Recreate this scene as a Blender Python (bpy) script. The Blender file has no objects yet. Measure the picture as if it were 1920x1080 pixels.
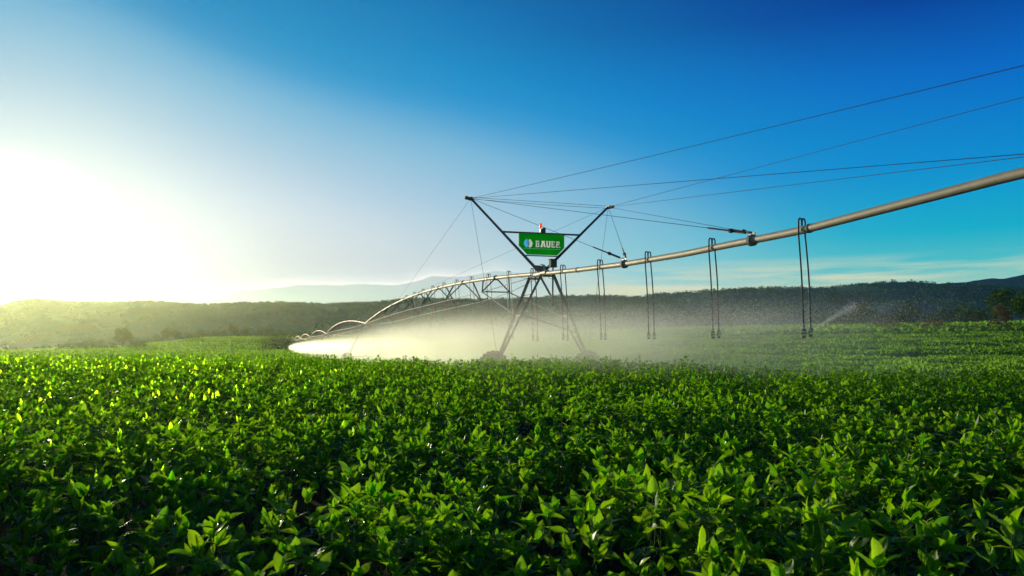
import bpy, math, random
import numpy as np
from mathutils import Vector

random.seed(7)
rng = np.random.default_rng(11)
scene = bpy.context.scene
PI = math.pi

# ------------------------------------------------------------------ camera
EYE = 1.55
F = 1493.33            # focal length in pixels of the 1920 wide photograph (28 mm)
cam = bpy.data.cameras.new("camera")
cam.lens = 28.0
cam.sensor_width = 36.0
cam.shift_y = 105 / 1920
cam.clip_start = 0.05
cam.clip_end = 6000
cam.dof.use_dof = True
cam.dof.focus_distance = 24
cam.dof.aperture_fstop = 7.1
co = bpy.data.objects.new("camera", cam)
co.location = (0, 0, EYE)
co.rotation_euler = (PI / 2, 0, 0)
scene.collection.objects.link(co)
scene.camera = co

# ------------------------------------------------------------------ light
SUN_AZ = math.radians(-32.5)
SUN_EL = math.radians(5.2)
S = Vector((math.sin(SUN_AZ) * math.cos(SUN_EL), math.cos(SUN_AZ) * math.cos(SUN_EL), math.sin(SUN_EL)))
sl = bpy.data.lights.new("sun", 'SUN')
sl.energy = 5.0
sl.angle = math.radians(0.6)
sl.color = (1.0, 0.88, 0.58)
so = bpy.data.objects.new("sun", sl)
so.rotation_euler = S.to_track_quat('Z', 'Y').to_euler()
so.location = (-40, 60, 40)
scene.collection.objects.link(so)
scene.view_settings.view_transform = 'Standard'
scene.view_settings.look = 'None'
scene.view_settings.exposure = 0.0
scene.view_settings.gamma = 1.0
scene.cycles.volume_max_steps = 256
scene.cycles.volume_bounces = 1
scene.cycles.max_bounces = 8
scene.cycles.transparent_max_bounces = 8


def lin(r, g, b):
    def f(c):
        c /= 255.0
        return c / 12.92 if c <= 0.04045 else ((c + 0.055) / 1.055) ** 2.4
    return (f(r), f(g), f(b), 1.0)


class NT:
    """small helper for node trees"""
    def __init__(self, tree):
        self.t = tree
        tree.nodes.clear()

    def n(self, typ, **kw):
        nd = self.t.nodes.new(typ)
        for k, v in kw.items():
            setattr(nd, k, v)
        return nd

    def l(self, a, b):
        self.t.links.new(a, b)

    def put(self, sock, v):
        if hasattr(v, 'is_linked') or hasattr(v, 'links'):
            self.l(v, sock)
        else:
            sock.default_value = v

    def m(self, op, a, b=0.0, c=0.0, clamp=False):
        nd = self.n('ShaderNodeMath', operation=op)
        nd.use_clamp = clamp
        self.put(nd.inputs[0], a)
        self.put(nd.inputs[1], b)
        self.put(nd.inputs[2], c)
        return nd.outputs[0]

    def mix(self, f, a, b, mode='MIX'):
        nd = self.n('ShaderNodeMix', data_type='RGBA', blend_type=mode)
        self.put(nd.inputs[0], f)
        self.put(nd.inputs[6], a)
        self.put(nd.inputs[7], b)
        return nd.outputs[2]

    def ramp(self, f, stops, interp='LINEAR'):
        nd = self.n('ShaderNodeValToRGB')
        cr = nd.color_ramp
        cr.interpolation = interp
        while len(cr.elements) > 1:
            cr.elements.remove(cr.elements[-1])
        cr.elements[0].position = stops[0][0]
        cr.elements[0].color = stops[0][1]
        for p, c in stops[1:]:
            e = cr.elements.new(p)
            e.color = c
        self.put(nd.inputs[0], f)
        return nd.outputs[0]

    def fr(self, f, stops):
        return self.ramp(f, [(p, (v, v, v, 1)) for p, v in stops])

    def noise(self, vec, scale, detail=3.0, rough=0.55):
        nd = self.n('ShaderNodeTexNoise')
        if vec is not None:
            self.l(vec, nd.inputs['Vector'])
        nd.inputs['Scale'].default_value = scale
        nd.inputs['Detail'].default_value = detail
        nd.inputs['Roughness'].default_value = rough
        return nd.outputs[0]


# world: physical sky graded by elevation and by the distance from the sun, thin clouds low down
world = bpy.data.worlds.new("World")
scene.world = world
world.use_nodes = True
w = NT(world.node_tree)
tc = w.n('ShaderNodeTexCoord')
sp = w.n('ShaderNodeSeparateXYZ')
w.l(tc.outputs['Generated'], sp.inputs[0])
az = w.m('ARCTAN2', sp.outputs[0], sp.outputs[1])
el = w.m('ARCSINE', sp.outputs[2])
elp = w.m('MAXIMUM', el, 0.0)
base = w.ramp(w.m('MULTIPLY', elp, 1.0), [
    (0.00, lin(206, 216, 184)), (0.061, lin(176, 216, 196)), (0.088, lin(80, 196, 204)), (0.125, lin(10, 178, 208)),
    (0.20, lin(2, 142, 214)), (0.29, lin(2, 108, 202)), (0.37, lin(1, 68, 160)), (0.65, lin(2, 52, 132)), (1.0, lin(2, 40, 110))])
sky = w.n('ShaderNodeTexSky', sky_type='NISHITA')
sky.sun_disc = False
sky.sun_elevation = SUN_EL
sky.sun_rotation = SUN_AZ
sky.air_density = 1.2
sky.dust_density = 2.0
sky.ozone_density = 3.0
daz = w.m('SUBTRACT', az, SUN_AZ)
daz = w.m('MULTIPLY', daz, 1 / math.radians(63))
plume = w.m('EXPONENT', w.m('MULTIPLY', w.m('MULTIPLY', daz, daz), -25.0))
delv = w.m('DIVIDE', w.m('MULTIPLY', w.m('SUBTRACT', el, math.radians(3.5)), 1 / math.radians(17.5)), w.m('MULTIPLY_ADD', plume, 0.26, 1.0))
rho = w.m('ADD', w.m('MULTIPLY', daz, daz), w.m('MULTIPLY', delv, delv))
gl = w.fr(w.m('MULTIPLY', rho, 0.5, clamp=True), [(0, 1.0), (0.04, 0.97), (0.10, 0.82), (0.2, 0.57), (0.275, 0.40), (0.32, 0.24), (0.37, 0.09), (0.42, 0.025), (0.5, 0.0)])
glc = w.ramp(w.m('MULTIPLY', rho, 0.5, clamp=True), [(0, lin(240, 242, 245)), (0.03, lin(234, 239, 245)), (0.08, lin(222, 231, 241)), (0.14, lin(206, 223, 235)), (0.26, lin(184, 220, 231)), (0.5, lin(150, 208, 235))])
dz2 = w.m('MULTIPLY', w.m('SUBTRACT', az, SUN_AZ), 1 / math.radians(80))
de2 = w.m('MULTIPLY', el, 1 / math.radians(40))
rho2 = w.m('ADD', w.m('MULTIPLY', dz2, dz2), w.m('MULTIPLY', de2, de2))
g2 = w.fr(rho2, [(0, 0.9), (0.25, 0.85), (0.33, 0.72), (0.5, 0.34), (0.66, 0.10), (0.8, 0.0)])
g2 = w.m('MULTIPLY', g2, w.fr(elp, [(0.0, 0.0), (0.12, 0.0), (0.22, 1.0)]))
base = w.mix(g2, base, lin(8, 158, 214))
col = w.mix(gl, base, glc)
# cloud bank: bright lower edge, low over the hills on the sunward side
edge = w.fr(w.m('DIVIDE', w.m('ADD', az, 0.5), 1.0, clamp=True), [
    (0.0, 0.40), (0.10, 0.40), (0.16, 0.60), (0.24, 0.71), (0.3, 0.72), (0.36, 0.73), (0.40, 0.84), (0.44, 0.83), (0.48, 0.92), (0.55, 0.86), (0.62, 0.6), (1.0, 0.5)])
cv = w.n('ShaderNodeCombineXYZ')
w.l(w.m('MULTIPLY', az, 9.0), cv.inputs[0])
w.l(w.m('MULTIPLY', el, 70.0), cv.inputs[1])
cn = w.noise(cv.outputs[0], 1.0, 5.0, 0.6)
eln = w.m('ADD', el, w.m('MULTIPLY', w.m('SUBTRACT', cn, 0.5), 0.012))
above = w.m('SUBTRACT', eln, w.m('MULTIPLY', edge, 0.1))       # radians above the edge
c1 = w.fr(w.m('MULTIPLY_ADD', above, 20.0, 0.2, clamp=True), [(0.19, 0.0), (0.225, 1.0), (0.30, 0.62), (0.5, 0.18), (0.8, 0.0)])
lr = w.fr(w.m('ADD', az, 0.5, clamp=True), [(0.10, 0.0), (0.16, 0.5), (0.22, 1.0), (0.42, 0.9), (0.5, 0.4), (0.60, 0.0)])
c1 = w.m('MULTIPLY', w.m('MULTIPLY', c1, lr), w.m('MULTIPLY_ADD', cn, 2.2, -0.1, clamp=True))
col = w.mix(c1, col, (1.05, 1.03, 1.0, 1))
# faint grey green band under that edge
band = w.fr(w.m('MULTIPLY_ADD', above, 20.0, 0.2, clamp=True), [(0.0, 1.0), (0.18, 1.0), (0.21, 0.0)])
col = w.mix(w.m('MULTIPLY', w.m('MULTIPLY', band, lr), 0.62), col, lin(176, 204, 194))
veil = w.fr(w.m('MULTIPLY', el, 5.0, clamp=True), [(0.30, 0.0), (0.40, 1.0), (0.55, 0.7), (0.85, 0.0)])
col = w.mix(w.m('MULTIPLY', w.m('MULTIPLY', w.m('MULTIPLY', veil, lr), w.m('SUBTRACT', 1.0, c1)), 0.7), col, lin(200, 208, 218))
# thin cream cirrus low over the right hand hills
cv2 = w.n('ShaderNodeCombineXYZ')
w.l(w.m('MULTIPLY', az, 5.0), cv2.inputs[0])
w.l(w.m('MULTIPLY', el, 75.0), cv2.inputs[1])
cv2.inputs[2].default_value = 3.3
cn2 = w.noise(cv2.outputs[0], 1.0, 4.0, 0.55)
m2 = w.fr(cn2, [(0.42, 0.0), (0.62, 1.0)])
b2 = w.fr(w.m('MULTIPLY', el, 5.0, clamp=True), [(0.0, 0.6), (0.30, 0.9), (0.40, 0.8), (0.52, 0.0)])
r2 = w.fr(w.m('ADD', az, 0.4, clamp=True), [(0.4, 0.0), (0.55, 1.0)])
col = w.mix(w.m('MULTIPLY', w.m('MULTIPLY', m2, w.m('MULTIPLY', b2, r2)), 1.0), col, lin(228, 228, 196))
# hot core of light round the sun
dc1 = w.m('MULTIPLY', w.m('SUBTRACT', az, SUN_AZ), 1 / math.radians(9))
dc2 = w.m('MULTIPLY', w.m('SUBTRACT', el, math.radians(3.4)), 1 / math.radians(9))
core = w.fr(w.m('ADD', w.m('MULTIPLY', dc1, dc1), w.m('MULTIPLY', dc2, dc2)), [(0, 1.0), (0.02, 0.8), (0.08, 0.30), (0.35, 0.09), (1.0, 0.0)])
addc = w.mix(core, (0, 0, 0, 1), (2.2, 2.1, 1.9, 1))
col = w.mix(1.0, col, addc, 'ADD')
skyc = w.mix(1.0, sky.outputs[0], (0.004, 0.03, 0.06, 1), 'MULTIPLY')
col = w.mix(0.94, skyc, col)
# added fill: unseen sky behind the camera brightened to light sign, pipe and crop
back_fill = w.fr(w.m('MULTIPLY_ADD', sp.outputs[1], -0.5, 0.5, clamp=True), [(0.5, 0.0), (0.85, 1.0)])
back_fill = w.m('MULTIPLY', back_fill, w.fr(elp, [(0.0, 1.0), (0.5, 0.4), (0.9, 0.0)]))
col = w.mix(w.m('MULTIPLY', back_fill, 0.85), col, (0.42, 0.72, 0.82, 1))
bg = w.n('ShaderNodeBackground')
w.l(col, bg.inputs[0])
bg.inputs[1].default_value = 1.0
wo = w.n('ShaderNodeOutputWorld')
w.l(bg.outputs[0], wo.inputs[0])


# ------------------------------------------------------------------ helpers
def link(name, me, mat=None, parent=None, mats=None):
    o = bpy.data.objects.new(name, me)
    scene.collection.objects.link(o)
    if mat is not None and len(me.materials) == 0:
        me.materials.append(mat)
    if parent is not None:
        o.parent = parent
    return o


def tag(o, label=None, cat=None, group=None, kind=None):
    if label: o['label'] = label
    if cat: o['category'] = cat
    if group: o['group'] = group
    if kind: o['kind'] = kind
    return o


def npmesh(name, V, Q, tri=False, smooth=False, attr=None, uv=None):
    """V (n,3), Q (m,4) or (m,3) -> mesh"""
    me = bpy.data.meshes.new(name)
    k = Q.shape[1]
    me.vertices.add(len(V))
    me.vertices.foreach_set('co', np.ascontiguousarray(V, dtype=np.float32).ravel())
    me.loops.add(Q.size)
    me.loops.foreach_set('vertex_index', np.ascontiguousarray(Q, dtype=np.int32).ravel())
    me.polygons.add(len(Q))
    me.polygons.foreach_set('loop_start', np.arange(0, Q.size, k, dtype=np.int32))
    if attr is not None:
        a = me.attributes.new('tint', 'FLOAT', 'FACE')
        a.data.foreach_set('value', np.ascontiguousarray(attr, dtype=np.float32))
    me.update(calc_edges=True)
    if smooth:
        me.polygons.foreach_set('use_smooth', np.ones(len(Q), dtype=bool))
    return me


class MB:
    def __init__(self, origin=(0, 0, 0)):
        self.v = []
        self.f = []
        self.o = Vector(origin)

    def add(self, vs, fs):
        b = len(self.v)
        self.v += [Vector(p) for p in vs]
        self.f += [tuple(b + i for i in q) for q in fs]
        return self

    def tube(self, pts, r, n=8, cap=True):
        pts = [Vector(p) for p in pts]
        rs = r if isinstance(r, (list, tuple)) else [r] * len(pts)
        vs, fs = [], []
        up = None
        for i, p in enumerate(pts):
            d = (pts[min(i + 1, len(pts) - 1)] - pts[max(i - 1, 0)])
            if d.length < 1e-9: d = Vector((0, 0, 1))
            d.normalize()
            if up is None:
                a = Vector((0, 0, 1)) if abs(d.z) < 0.9 else Vector((1, 0, 0))
                up = d.cross(a).normalized()
            else:
                up = (up - d * up.dot(d)).normalized()
            s = d.cross(up)
            for k in range(n):
                th = 2 * PI * k / n
                vs.append(p + (up * math.cos(th) + s * math.sin(th)) * rs[i])
        m = len(pts)
        for i in range(m - 1):
            for k in range(n):
                fs.append((i * n + k, i * n + (k + 1) % n, (i + 1) * n + (k + 1) % n, (i + 1) * n + k))
        if cap:
            fs.append(tuple(range(n))[::-1])
            fs.append(tuple((m - 1) * n + k for k in range(n)))
        return self.add(vs, fs)

    def bar(self, a, b, w_, h, up=Vector((0, 0, 1))):
        a, b = Vector(a), Vector(b)
        d = (b - a).normalized()
        if abs(d.dot(up)) > 0.98: up = Vector((1, 0, 0))
        s = d.cross(up).normalized() * (w_ / 2)
        u = s.cross(d).normalized() * (h / 2)
        vs = [a - s - u, a + s - u, a + s + u, a - s + u, b - s - u, b + s - u, b + s + u, b - s + u]
        return self.add(vs, [(0, 3, 2, 1), (4, 5, 6, 7), (0, 1, 5, 4), (1, 2, 6, 5), (2, 3, 7, 6), (3, 0, 4, 7)])

    def angle(self, a, b, w_, t=0.008):
        """steel angle profile: two flanges at right angles"""
        a, b = Vector(a), Vector(b)
        d = (b - a).normalized()
        up = Vector((0, 0, 1)) if abs(d.z) < 0.9 else Vector((0, 1, 0))
        s = d.cross(up).normalized()
        u = s.cross(d).normalized()
        self.bar(a, b, w_, t, u)
        self.bar(a + s * (w_ / 2 + t / 2) + u * (w_ / 2), b + s * (w_ / 2 + t / 2) + u * (w_ / 2), t, w_, u)
        return self

    def box(self, c, sx, sy, sz, ax=None, ay=None):
        ax = ax or Vector((1, 0, 0)); ay = ay or Vector((0, 1, 0)); az_ = Vector((0, 0, 1))
        c = Vector(c)
        vs = [c + ax * (sx / 2 * i) + ay * (sy / 2 * j) + az_ * (sz / 2 * k) for k in (-1, 1) for i, j in ((-1, -1), (1, -1), (1, 1), (-1, 1))]
        return self.add(vs, [(0, 3, 2, 1), (4, 5, 6, 7), (0, 1, 5, 4), (1, 2, 6, 5), (2, 3, 7, 6), (3, 0, 4, 7)])

    def lathe(self, c, axis, prof, n=24):
        """prof: list of (along, radius)"""
        c = Vector(c); axis = Vector(axis).normalized()
        a = Vector((0, 0, 1)) if abs(axis.z) < 0.9 else Vector((1, 0, 0))
        u = axis.cross(a).normalized(); s = axis.cross(u)
        vs, fs = [], []
        for (h, r) in prof:
            for k in range(n):
                th = 2 * PI * k / n
                vs.append(c + axis * h + (u * math.cos(th) + s * math.sin(th)) * r)
        for i in range(len(prof) - 1):
            for k in range(n):
                fs.append((i * n + k, i * n + (k + 1) % n, (i + 1) * n + (k + 1) % n, (i + 1) * n + k))
        fs.append(tuple(range(n))[::-1]); fs.append(tuple((len(prof) - 1) * n + k for k in range(n)))
        return self.add(vs, fs)

    def prism(self, poly, O, U, W, N, th):
        """2-D polygon in (U,W) extruded along N by th"""
        O = Vector(O)
        a = [O + U * p[0] + W * p[1] for p in poly]
        b = [p + N * th for p in a]
        n = len(poly)
        fs = [tuple(range(n))[::-1], tuple(range(n, 2 * n))]
        fs += [(i, (i + 1) % n, n + (i + 1) % n, n + i) for i in range(n)]
        return self.add(a + b, fs)

    def build(self, name, mat, parent=None, smooth=False):
        me = bpy.data.meshes.new(name)
        me.from_pydata([tuple(p - self.o) for p in self.v], [], self.f)
        me.validate()
        me.update()
        if smooth:
            me.polygons.foreach_set('use_smooth', np.ones(len(me.polygons), dtype=bool))
            me.set_sharp_from_angle(angle=math.radians(40))
        return link(name, me, mat, parent)


def mat_basic(name, color, rough=0.5, metal=0.0, var=0.25, scale=6.0, bump=0.0, spec=0.5):
    m = bpy.data.materials.new(name)
    m.use_nodes = True
    t = NT(m.node_tree)
    tcn = t.n('ShaderNodeTexCoord')
    ns = t.noise(tcn.outputs['Object'], scale, 5.0, 0.65)
    c = t.mix(ns, tuple(x * (1 - var) for x in color[:3]) + (1,), tuple(min(1, x * (1 + var)) for x in color[:3]) + (1,))
    b = t.n('ShaderNodeBsdfPrincipled')
    t.l(c, b.inputs['Base Color'])
    t.l(t.m('MULTIPLY_ADD', ns, 0.3, rough - 0.15, clamp=True), b.inputs['Roughness'])
    b.inputs['Metallic'].default_value = metal
    b.inputs['Specular IOR Level'].default_value = spec
    if bump:
        bn = t.n('ShaderNodeBump')
        bn.inputs['Strength'].default_value = bump
        bn.inputs['Distance'].default_value = 0.01
        t.l(t.noise(tcn.outputs['Object'], scale * 6, 4.0), bn.inputs['Height'])
        t.l(bn.outputs[0], b.inputs['Normal'])
    o = t.n('ShaderNodeOutputMaterial')
    t.l(b.outputs[0], o.inputs[0])
    return m


def mat_leaf(name, dark, mid, light, tdark, tlight, trans=0.5, rough=0.42, var_scale=0.35, spec=0.12, fwd=0.0):
    m = bpy.data.materials.new(name)
    m.use_nodes = True
    t = NT(m.node_tree)
    at = t.n('ShaderNodeAttribute', attribute_name='tint')
    tcn = t.n('ShaderNodeTexCoord')
    ns = t.noise(tcn.outputs['Object'], var_scale, 3.0)
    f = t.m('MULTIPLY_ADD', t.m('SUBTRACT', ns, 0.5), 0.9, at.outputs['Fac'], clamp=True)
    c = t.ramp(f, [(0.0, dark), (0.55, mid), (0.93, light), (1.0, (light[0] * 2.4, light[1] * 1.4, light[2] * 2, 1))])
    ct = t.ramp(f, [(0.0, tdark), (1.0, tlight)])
    b = t.n('ShaderNodeBsdfPrincipled')
    t.l(c, b.inputs['Base Color'])
    b.inputs['Roughness'].default_value = rough
    b.inputs['Specular IOR Level'].default_value = spec
    tr = t.n('ShaderNodeBsdfTranslucent')
    t.l(ct, tr.inputs['Color'])
    if fwd:                       # part of the light goes on forward through the thin blade
        rf = t.n('ShaderNodeBsdfRefraction')
        rf.inputs['Roughness'].default_value = 0.75
        rf.inputs['IOR'].default_value = 1.25
        t.l(ct, rf.inputs['Color'])
        mf = t.n('ShaderNodeMixShader')
        mf.inputs[0].default_value = fwd
        t.l(tr.outputs[0], mf.inputs[1]); t.l(rf.outputs[0], mf.inputs[2])
        tr = mf
    mx = t.n('ShaderNodeMixShader')
    mx.inputs[0].default_value = trans
    t.l(b.outputs[0], mx.inputs[1])
    t.l(tr.outputs[0], mx.inputs[2])
    o = t.n('ShaderNodeOutputMaterial')
    t.l(mx.outputs[0], o.inputs[0])
    return m


M = {}
M['galv'] = mat_basic('galvanised_steel', (0.33, 0.28, 0.20), 0.62, 0.2, 0.38, 3.0, 0.3)
M['steel'] = mat_basic('dull_steel', (0.13, 0.125, 0.11), 0.75, 0.15, 0.35, 8.0)
M['darksteel'] = mat_basic('dark_steel', (0.05, 0.055, 0.055), 0.5, 0.5, 0.3, 8.0)
M['cable'] = mat_basic('cable_wire', (0.035, 0.05, 0.065), 0.8, 0.0, 0.2, 8.0, 0, 0.15)
M['rod'] = mat_basic('truss_rod_steel', (0.45, 0.42, 0.36), 0.42, 0.6, 0.2, 3.0)
M['rubber'] = mat_basic('muddy_rubber', (0.075, 0.06, 0.042), 0.75, 0.0, 0.3, 12.0)
M['hose'] = mat_basic('black_hose', (0.035, 0.035, 0.037), 0.5, 0.0, 0.3, 10.0)
M['plastic'] = mat_basic('grey_plastic', (0.16, 0.155, 0.14), 0.5, 0.0, 0.4, 30.0)
M['mud'] = mat_basic('muddy_rim', (0.16, 0.11, 0.07), 0.8, 0.0, 0.3, 8.0)
M['box'] = mat_basic('box_grey', (0.06, 0.062, 0.055), 0.8, 0.0, 0.2, 4.0, 0, 0.15)
M['green'] = mat_basic('sign_green', (0.010, 0.27, 0.035), 0.4, 0.0, 0.22, 1.8)
M['white'] = mat_basic('sign_white', (0.80, 0.82, 0.82), 0.45, 0.0, 0.04, 4.0)
M['skyblue'] = mat_basic('sign_light_blue', (0.22, 0.55, 0.85), 0.45, 0.0, 0.06, 4.0)
M['palegreen'] = mat_basic('sign_pale_green', (0.25, 0.65, 0.35), 0.45, 0.0, 0.06, 4.0)


def mat_banner(name, c, tc_, var=0.15, mixf=0.6):
    m = bpy.data.materials.new(name)
    m.use_nodes = True
    t = NT(m.node_tree)
    tcn = t.n('ShaderNodeTexCoord')
    ns = t.noise(tcn.outputs['Object'], 1.6, 4.0, 0.6)
    b_ = t.n('ShaderNodeBsdfPrincipled')
    t.l(t.mix(ns, tuple(x * (1 - var) for x in c) + (1,), tuple(min(1, x * (1 + var)) for x in c) + (1,)), b_.inputs['Base Color'])
    b_.inputs['Roughness'].default_value = 0.5
    b_.inputs['Specular IOR Level'].default_value = 0.15
    tr_ = t.n('ShaderNodeBsdfTranslucent')
    t.l(t.mix(ns, tuple(x * (1 - var) for x in tc_) + (1,), tuple(min(1, x * (1 + var)) for x in tc_) + (1,)), tr_.inputs[0])
    mx_ = t.n('ShaderNodeMixShader')
    mx_.inputs[0].default_value = mixf
    t.l(b_.outputs[0], mx_.inputs[1]); t.l(tr_.outputs[0], mx_.inputs[2])
    o_ = t.n('ShaderNodeOutputMaterial')
    t.l(mx_.outputs[0], o_.inputs[0])
    return m


M['green'] = mat_banner('sign_green', (0.001, 0.20, 0.015), (0.002, 0.50, 0.03), 0.3)
M['white'] = mat_banner('sign_white', (0.85, 0.88, 0.88), (0.95, 0.97, 0.97), 0.03, 0.7)
M['skyblue'] = mat_banner('sign_light_blue', (0.16, 0.52, 0.85), (0.28, 0.70, 1.0), 0.05, 0.7)
M['palegreen'] = mat_banner('sign_pale_green', (0.3, 0.7, 0.4), (0.35, 0.85, 0.5), 0.05, 0.6)
mr = bpy.data.materials.new('beacon_red')
mr.use_nodes = True
_b = mr.node_tree.nodes['Principled BSDF']
_b.inputs['Base Color'].default_value = (0.85, 0.03, 0.01, 1)
_b.inputs['Roughness'].default_value = 0.25
_b.inputs['Emission Color'].default_value = (1.0, 0.06, 0.01, 1)
_b.inputs['Emission Strength'].default_value = 0.9
M['red'] = mr
M['leaf'] = mat_leaf('crop_leaf', (0.006, 0.030, 0.005, 1), (0.013, 0.066, 0.007, 1), (0.040, 0.135, 0.012, 1), (0.12, 0.54, 0.003, 1), (0.62, 1.0, 0.012, 1), 0.58, 0.42, spec=0.4, fwd=0.40)
M['stem'] = mat_basic('crop_stem', (0.05, 0.11, 0.02), 0.8, 0.0, 0.3, 20.0, 0, 0.1)
M['lowcrop'] = mat_leaf('low_crop_leaf', (0.022, 0.08, 0.010, 1), (0.034, 0.115, 0.016, 1), (0.06, 0.18, 0.022, 1), (0.13, 0.40, 0.008, 1), (0.40, 0.72, 0.03, 1), 0.5, 0.5, 0.06, spec=0.2)
M['foliage'] = mat_leaf('tree_foliage', (0.012, 0.045, 0.010, 1), (0.022, 0.075, 0.016, 1), (0.04, 0.11, 0.024, 1), (0.05, 0.15, 0.01, 1), (0.10, 0.26, 0.02, 1), 0.14, 0.7, 0.5)
M['foliage_brown'] = mat_leaf('dry_foliage', (0.05, 0.040, 0.022, 1), (0.09, 0.065, 0.038, 1), (0.13, 0.09, 0.05, 1), (0.10, 0.08, 0.03, 1), (0.2, 0.14, 0.06, 1), 0.3, 0.7, 0.5)
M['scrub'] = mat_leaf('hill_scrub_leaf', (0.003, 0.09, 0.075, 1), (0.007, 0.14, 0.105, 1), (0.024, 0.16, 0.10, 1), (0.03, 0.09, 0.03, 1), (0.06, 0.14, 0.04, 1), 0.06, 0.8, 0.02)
M['bark'] = mat_basic('bark', (0.06, 0.05, 0.035), 0.9, 0.0, 0.4, 6.0)


# ------------------------------------------------------------------ terrain
def sm(a, b, x):
    t = np.clip((x - a) / (b - a), 0, 1)
    return t * t * (3 - 2 * t)


RID = np.array([(-2500, 600), (-900, 585), (-300, 585), (0, 574), (40, 564), (68, 560), (116, 566), (190, 569), (276, 566), (366, 571), (406, 572), (474, 568), (520, 568), (614, 572),
                (708, 567), (750, 564), (792, 561), (833, 563), (877, 564), (929, 563), (971, 561), (1100, 561), (1188, 562), (1248, 556), (1321, 552), (1417, 545), (1552, 543),
                (1657, 536), (1728, 538), (1800, 543), (1920, 545), (2300, 540), (3000, 550), (5000, 560)], float)
FAR = np.array([(1500, 580), (1640, 556), (1728, 537), (1752, 532), (1812, 529), (1835, 525), (1861, 521), (1877, 523), (1920, 515), (2050, 500), (2300, 520), (3200, 560)], float)
TOP = np.array([(-900, 672), (0, 660), (100, 655), (230, 650), (300, 643), (380, 634), (500, 632), (800, 629), (1100, 625), (1500, 617), (1920, 610), (3000, 600)], float)


def vnoise(x, y, seed):
    """cheap smooth value noise"""
    r = np.random.default_rng(seed)
    T = r.random((64, 64))
    xi = np.floor(x).astype(int); yi = np.floor(y).astype(int)
    fx = x - xi; fy = y - yi
    fx = fx * fx * (3 - 2 * fx); fy = fy * fy * (3 - 2 * fy)
    a = T[xi % 64, yi % 64]; b = T[(xi + 1) % 64, yi % 64]; c = T[xi % 64, (yi + 1) % 64]; d = T[(xi + 1) % 64, (yi + 1) % 64]
    return (a * (1 - fx) + b * fx) * (1 - fy) + (c * (1 - fx) + d * fx) * fy


def px_of(x, y):
    return 960 + F * x / np.maximum(y, 1.0)


def field_end(px):
    return 400 - 230 * sm(620, 1250, px)


def ground(x, y):
    x = np.asarray(x, float); y = np.asarray(y, float)
    px = np.clip(px_of(x, y), -2400, 4900)
    Df = field_end(px)
    left = 1 - sm(620, 1200, px)
    dip = -(0.6 * sm(45, 95, y) + 0.45 * sm(95, 170, y)) * left
    top = EYE + (645 - np.interp(px, TOP[:, 0], TOP[:, 1])) / F * Df
    st = 36 + (0.40 + 0.34 * sm(470, 550, px)) * Df * left
    rise = sm(0, 1, np.clip((y - st) / (Df - st), 0, 1) * 0.97)
    z = dip * (1 - rise) + top * rise
    # hill behind
    Dr = 880 - 120 * sm(900, 1900, px)
    hz = EYE + (645 - np.interp(px, RID[:, 0], RID[:, 1])) / F * Dr
    k = sm(0, 1, np.clip((y - Df * 1.15) / (Dr - Df * 1.15), 0, 1))
    k = 0.65 * k + 0.35 * np.clip((y - Df * 1.15) / (Dr - Df * 1.15), 0, 1)
    zz = z + (hz - z) * k
    # gullies
    g = (vnoise(x / 55, y / 90, 3) - 0.5) * 7 + (vnoise(x / 22, y / 30, 4) - 0.5) * 3
    zz = zz + g * np.clip(k * 4, 0, 1) * (1 - sm(0.75, 0.97, k))
    z = np.where(y > Df, np.where(y > Dr, hz - (y - Dr) * 0.06, zz), z)
    z = z + (vnoise(x / 14 + 9, y / 14, 8) - 0.5) * 0.22 * sm(30, 80, y) * (1 - sm(0, .2, k))
    return z


def mat_ground():
    m = bpy.data.materials.new('ground_soil_and_scrub')
    m.use_nodes = True
    t = NT(m.node_tree)
    g = t.n('ShaderNodeNewGeometry')
    sp_ = t.n('ShaderNodeSeparateXYZ')
    t.l(g.outputs['Position'], sp_.inputs[0])
    n1 = t.noise(g.outputs['Position'], 0.9, 8.0, 0.7)
    n2 = t.noise(g.outputs['Position'], 0.02, 6.0, 0.65)
    n3 = t.noise(g.outputs['Position'], 8.0, 4.0, 0.6)
    soil = t.ramp(n3, [(0.3, (0.010, 0.007, 0.004, 1)), (0.7, (0.03, 0.02, 0.012, 1))])
    crop = t.ramp(n1, [(0.3, (0.02, 0.075, 0.008, 1)), (0.55, (0.05, 0.16, 0.014, 1)), (0.75, (0.10, 0.25, 0.03, 1))])
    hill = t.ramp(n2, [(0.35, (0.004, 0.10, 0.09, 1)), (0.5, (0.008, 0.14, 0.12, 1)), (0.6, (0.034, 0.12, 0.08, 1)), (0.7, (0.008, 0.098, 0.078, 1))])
    y = sp_.outputs[1]
    a = t.fr(t.m('DIVIDE', y, 100.0, clamp=True), [(0.24, 0.0), (0.34, 1.0)])
    c = t.mix(a, soil, crop)
    at = t.n('ShaderNodeAttribute', attribute_name='hill')
    c = t.mix(at.outputs['Fac'], c, hill)
    b = t.n('ShaderNodeBsdfPrincipled')
    t.l(c, b.inputs['Base Color'])
    b.inputs['Roughness'].default_value = 0.95
    b.inputs['Specular IOR Level'].default_value = 0.1
    bn = t.n('ShaderNodeBump')
    bn.inputs['Strength'].default_value = 0.8
    bn.inputs['Distance'].default_value = 0.3
    t.l(n1, bn.inputs['Height'])
    t.l(bn.outputs[0], b.inputs['Normal'])
    o = t.n('ShaderNodeOutputMaterial')
    t.l(b.outputs[0], o.inputs[0])
    return m


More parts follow.
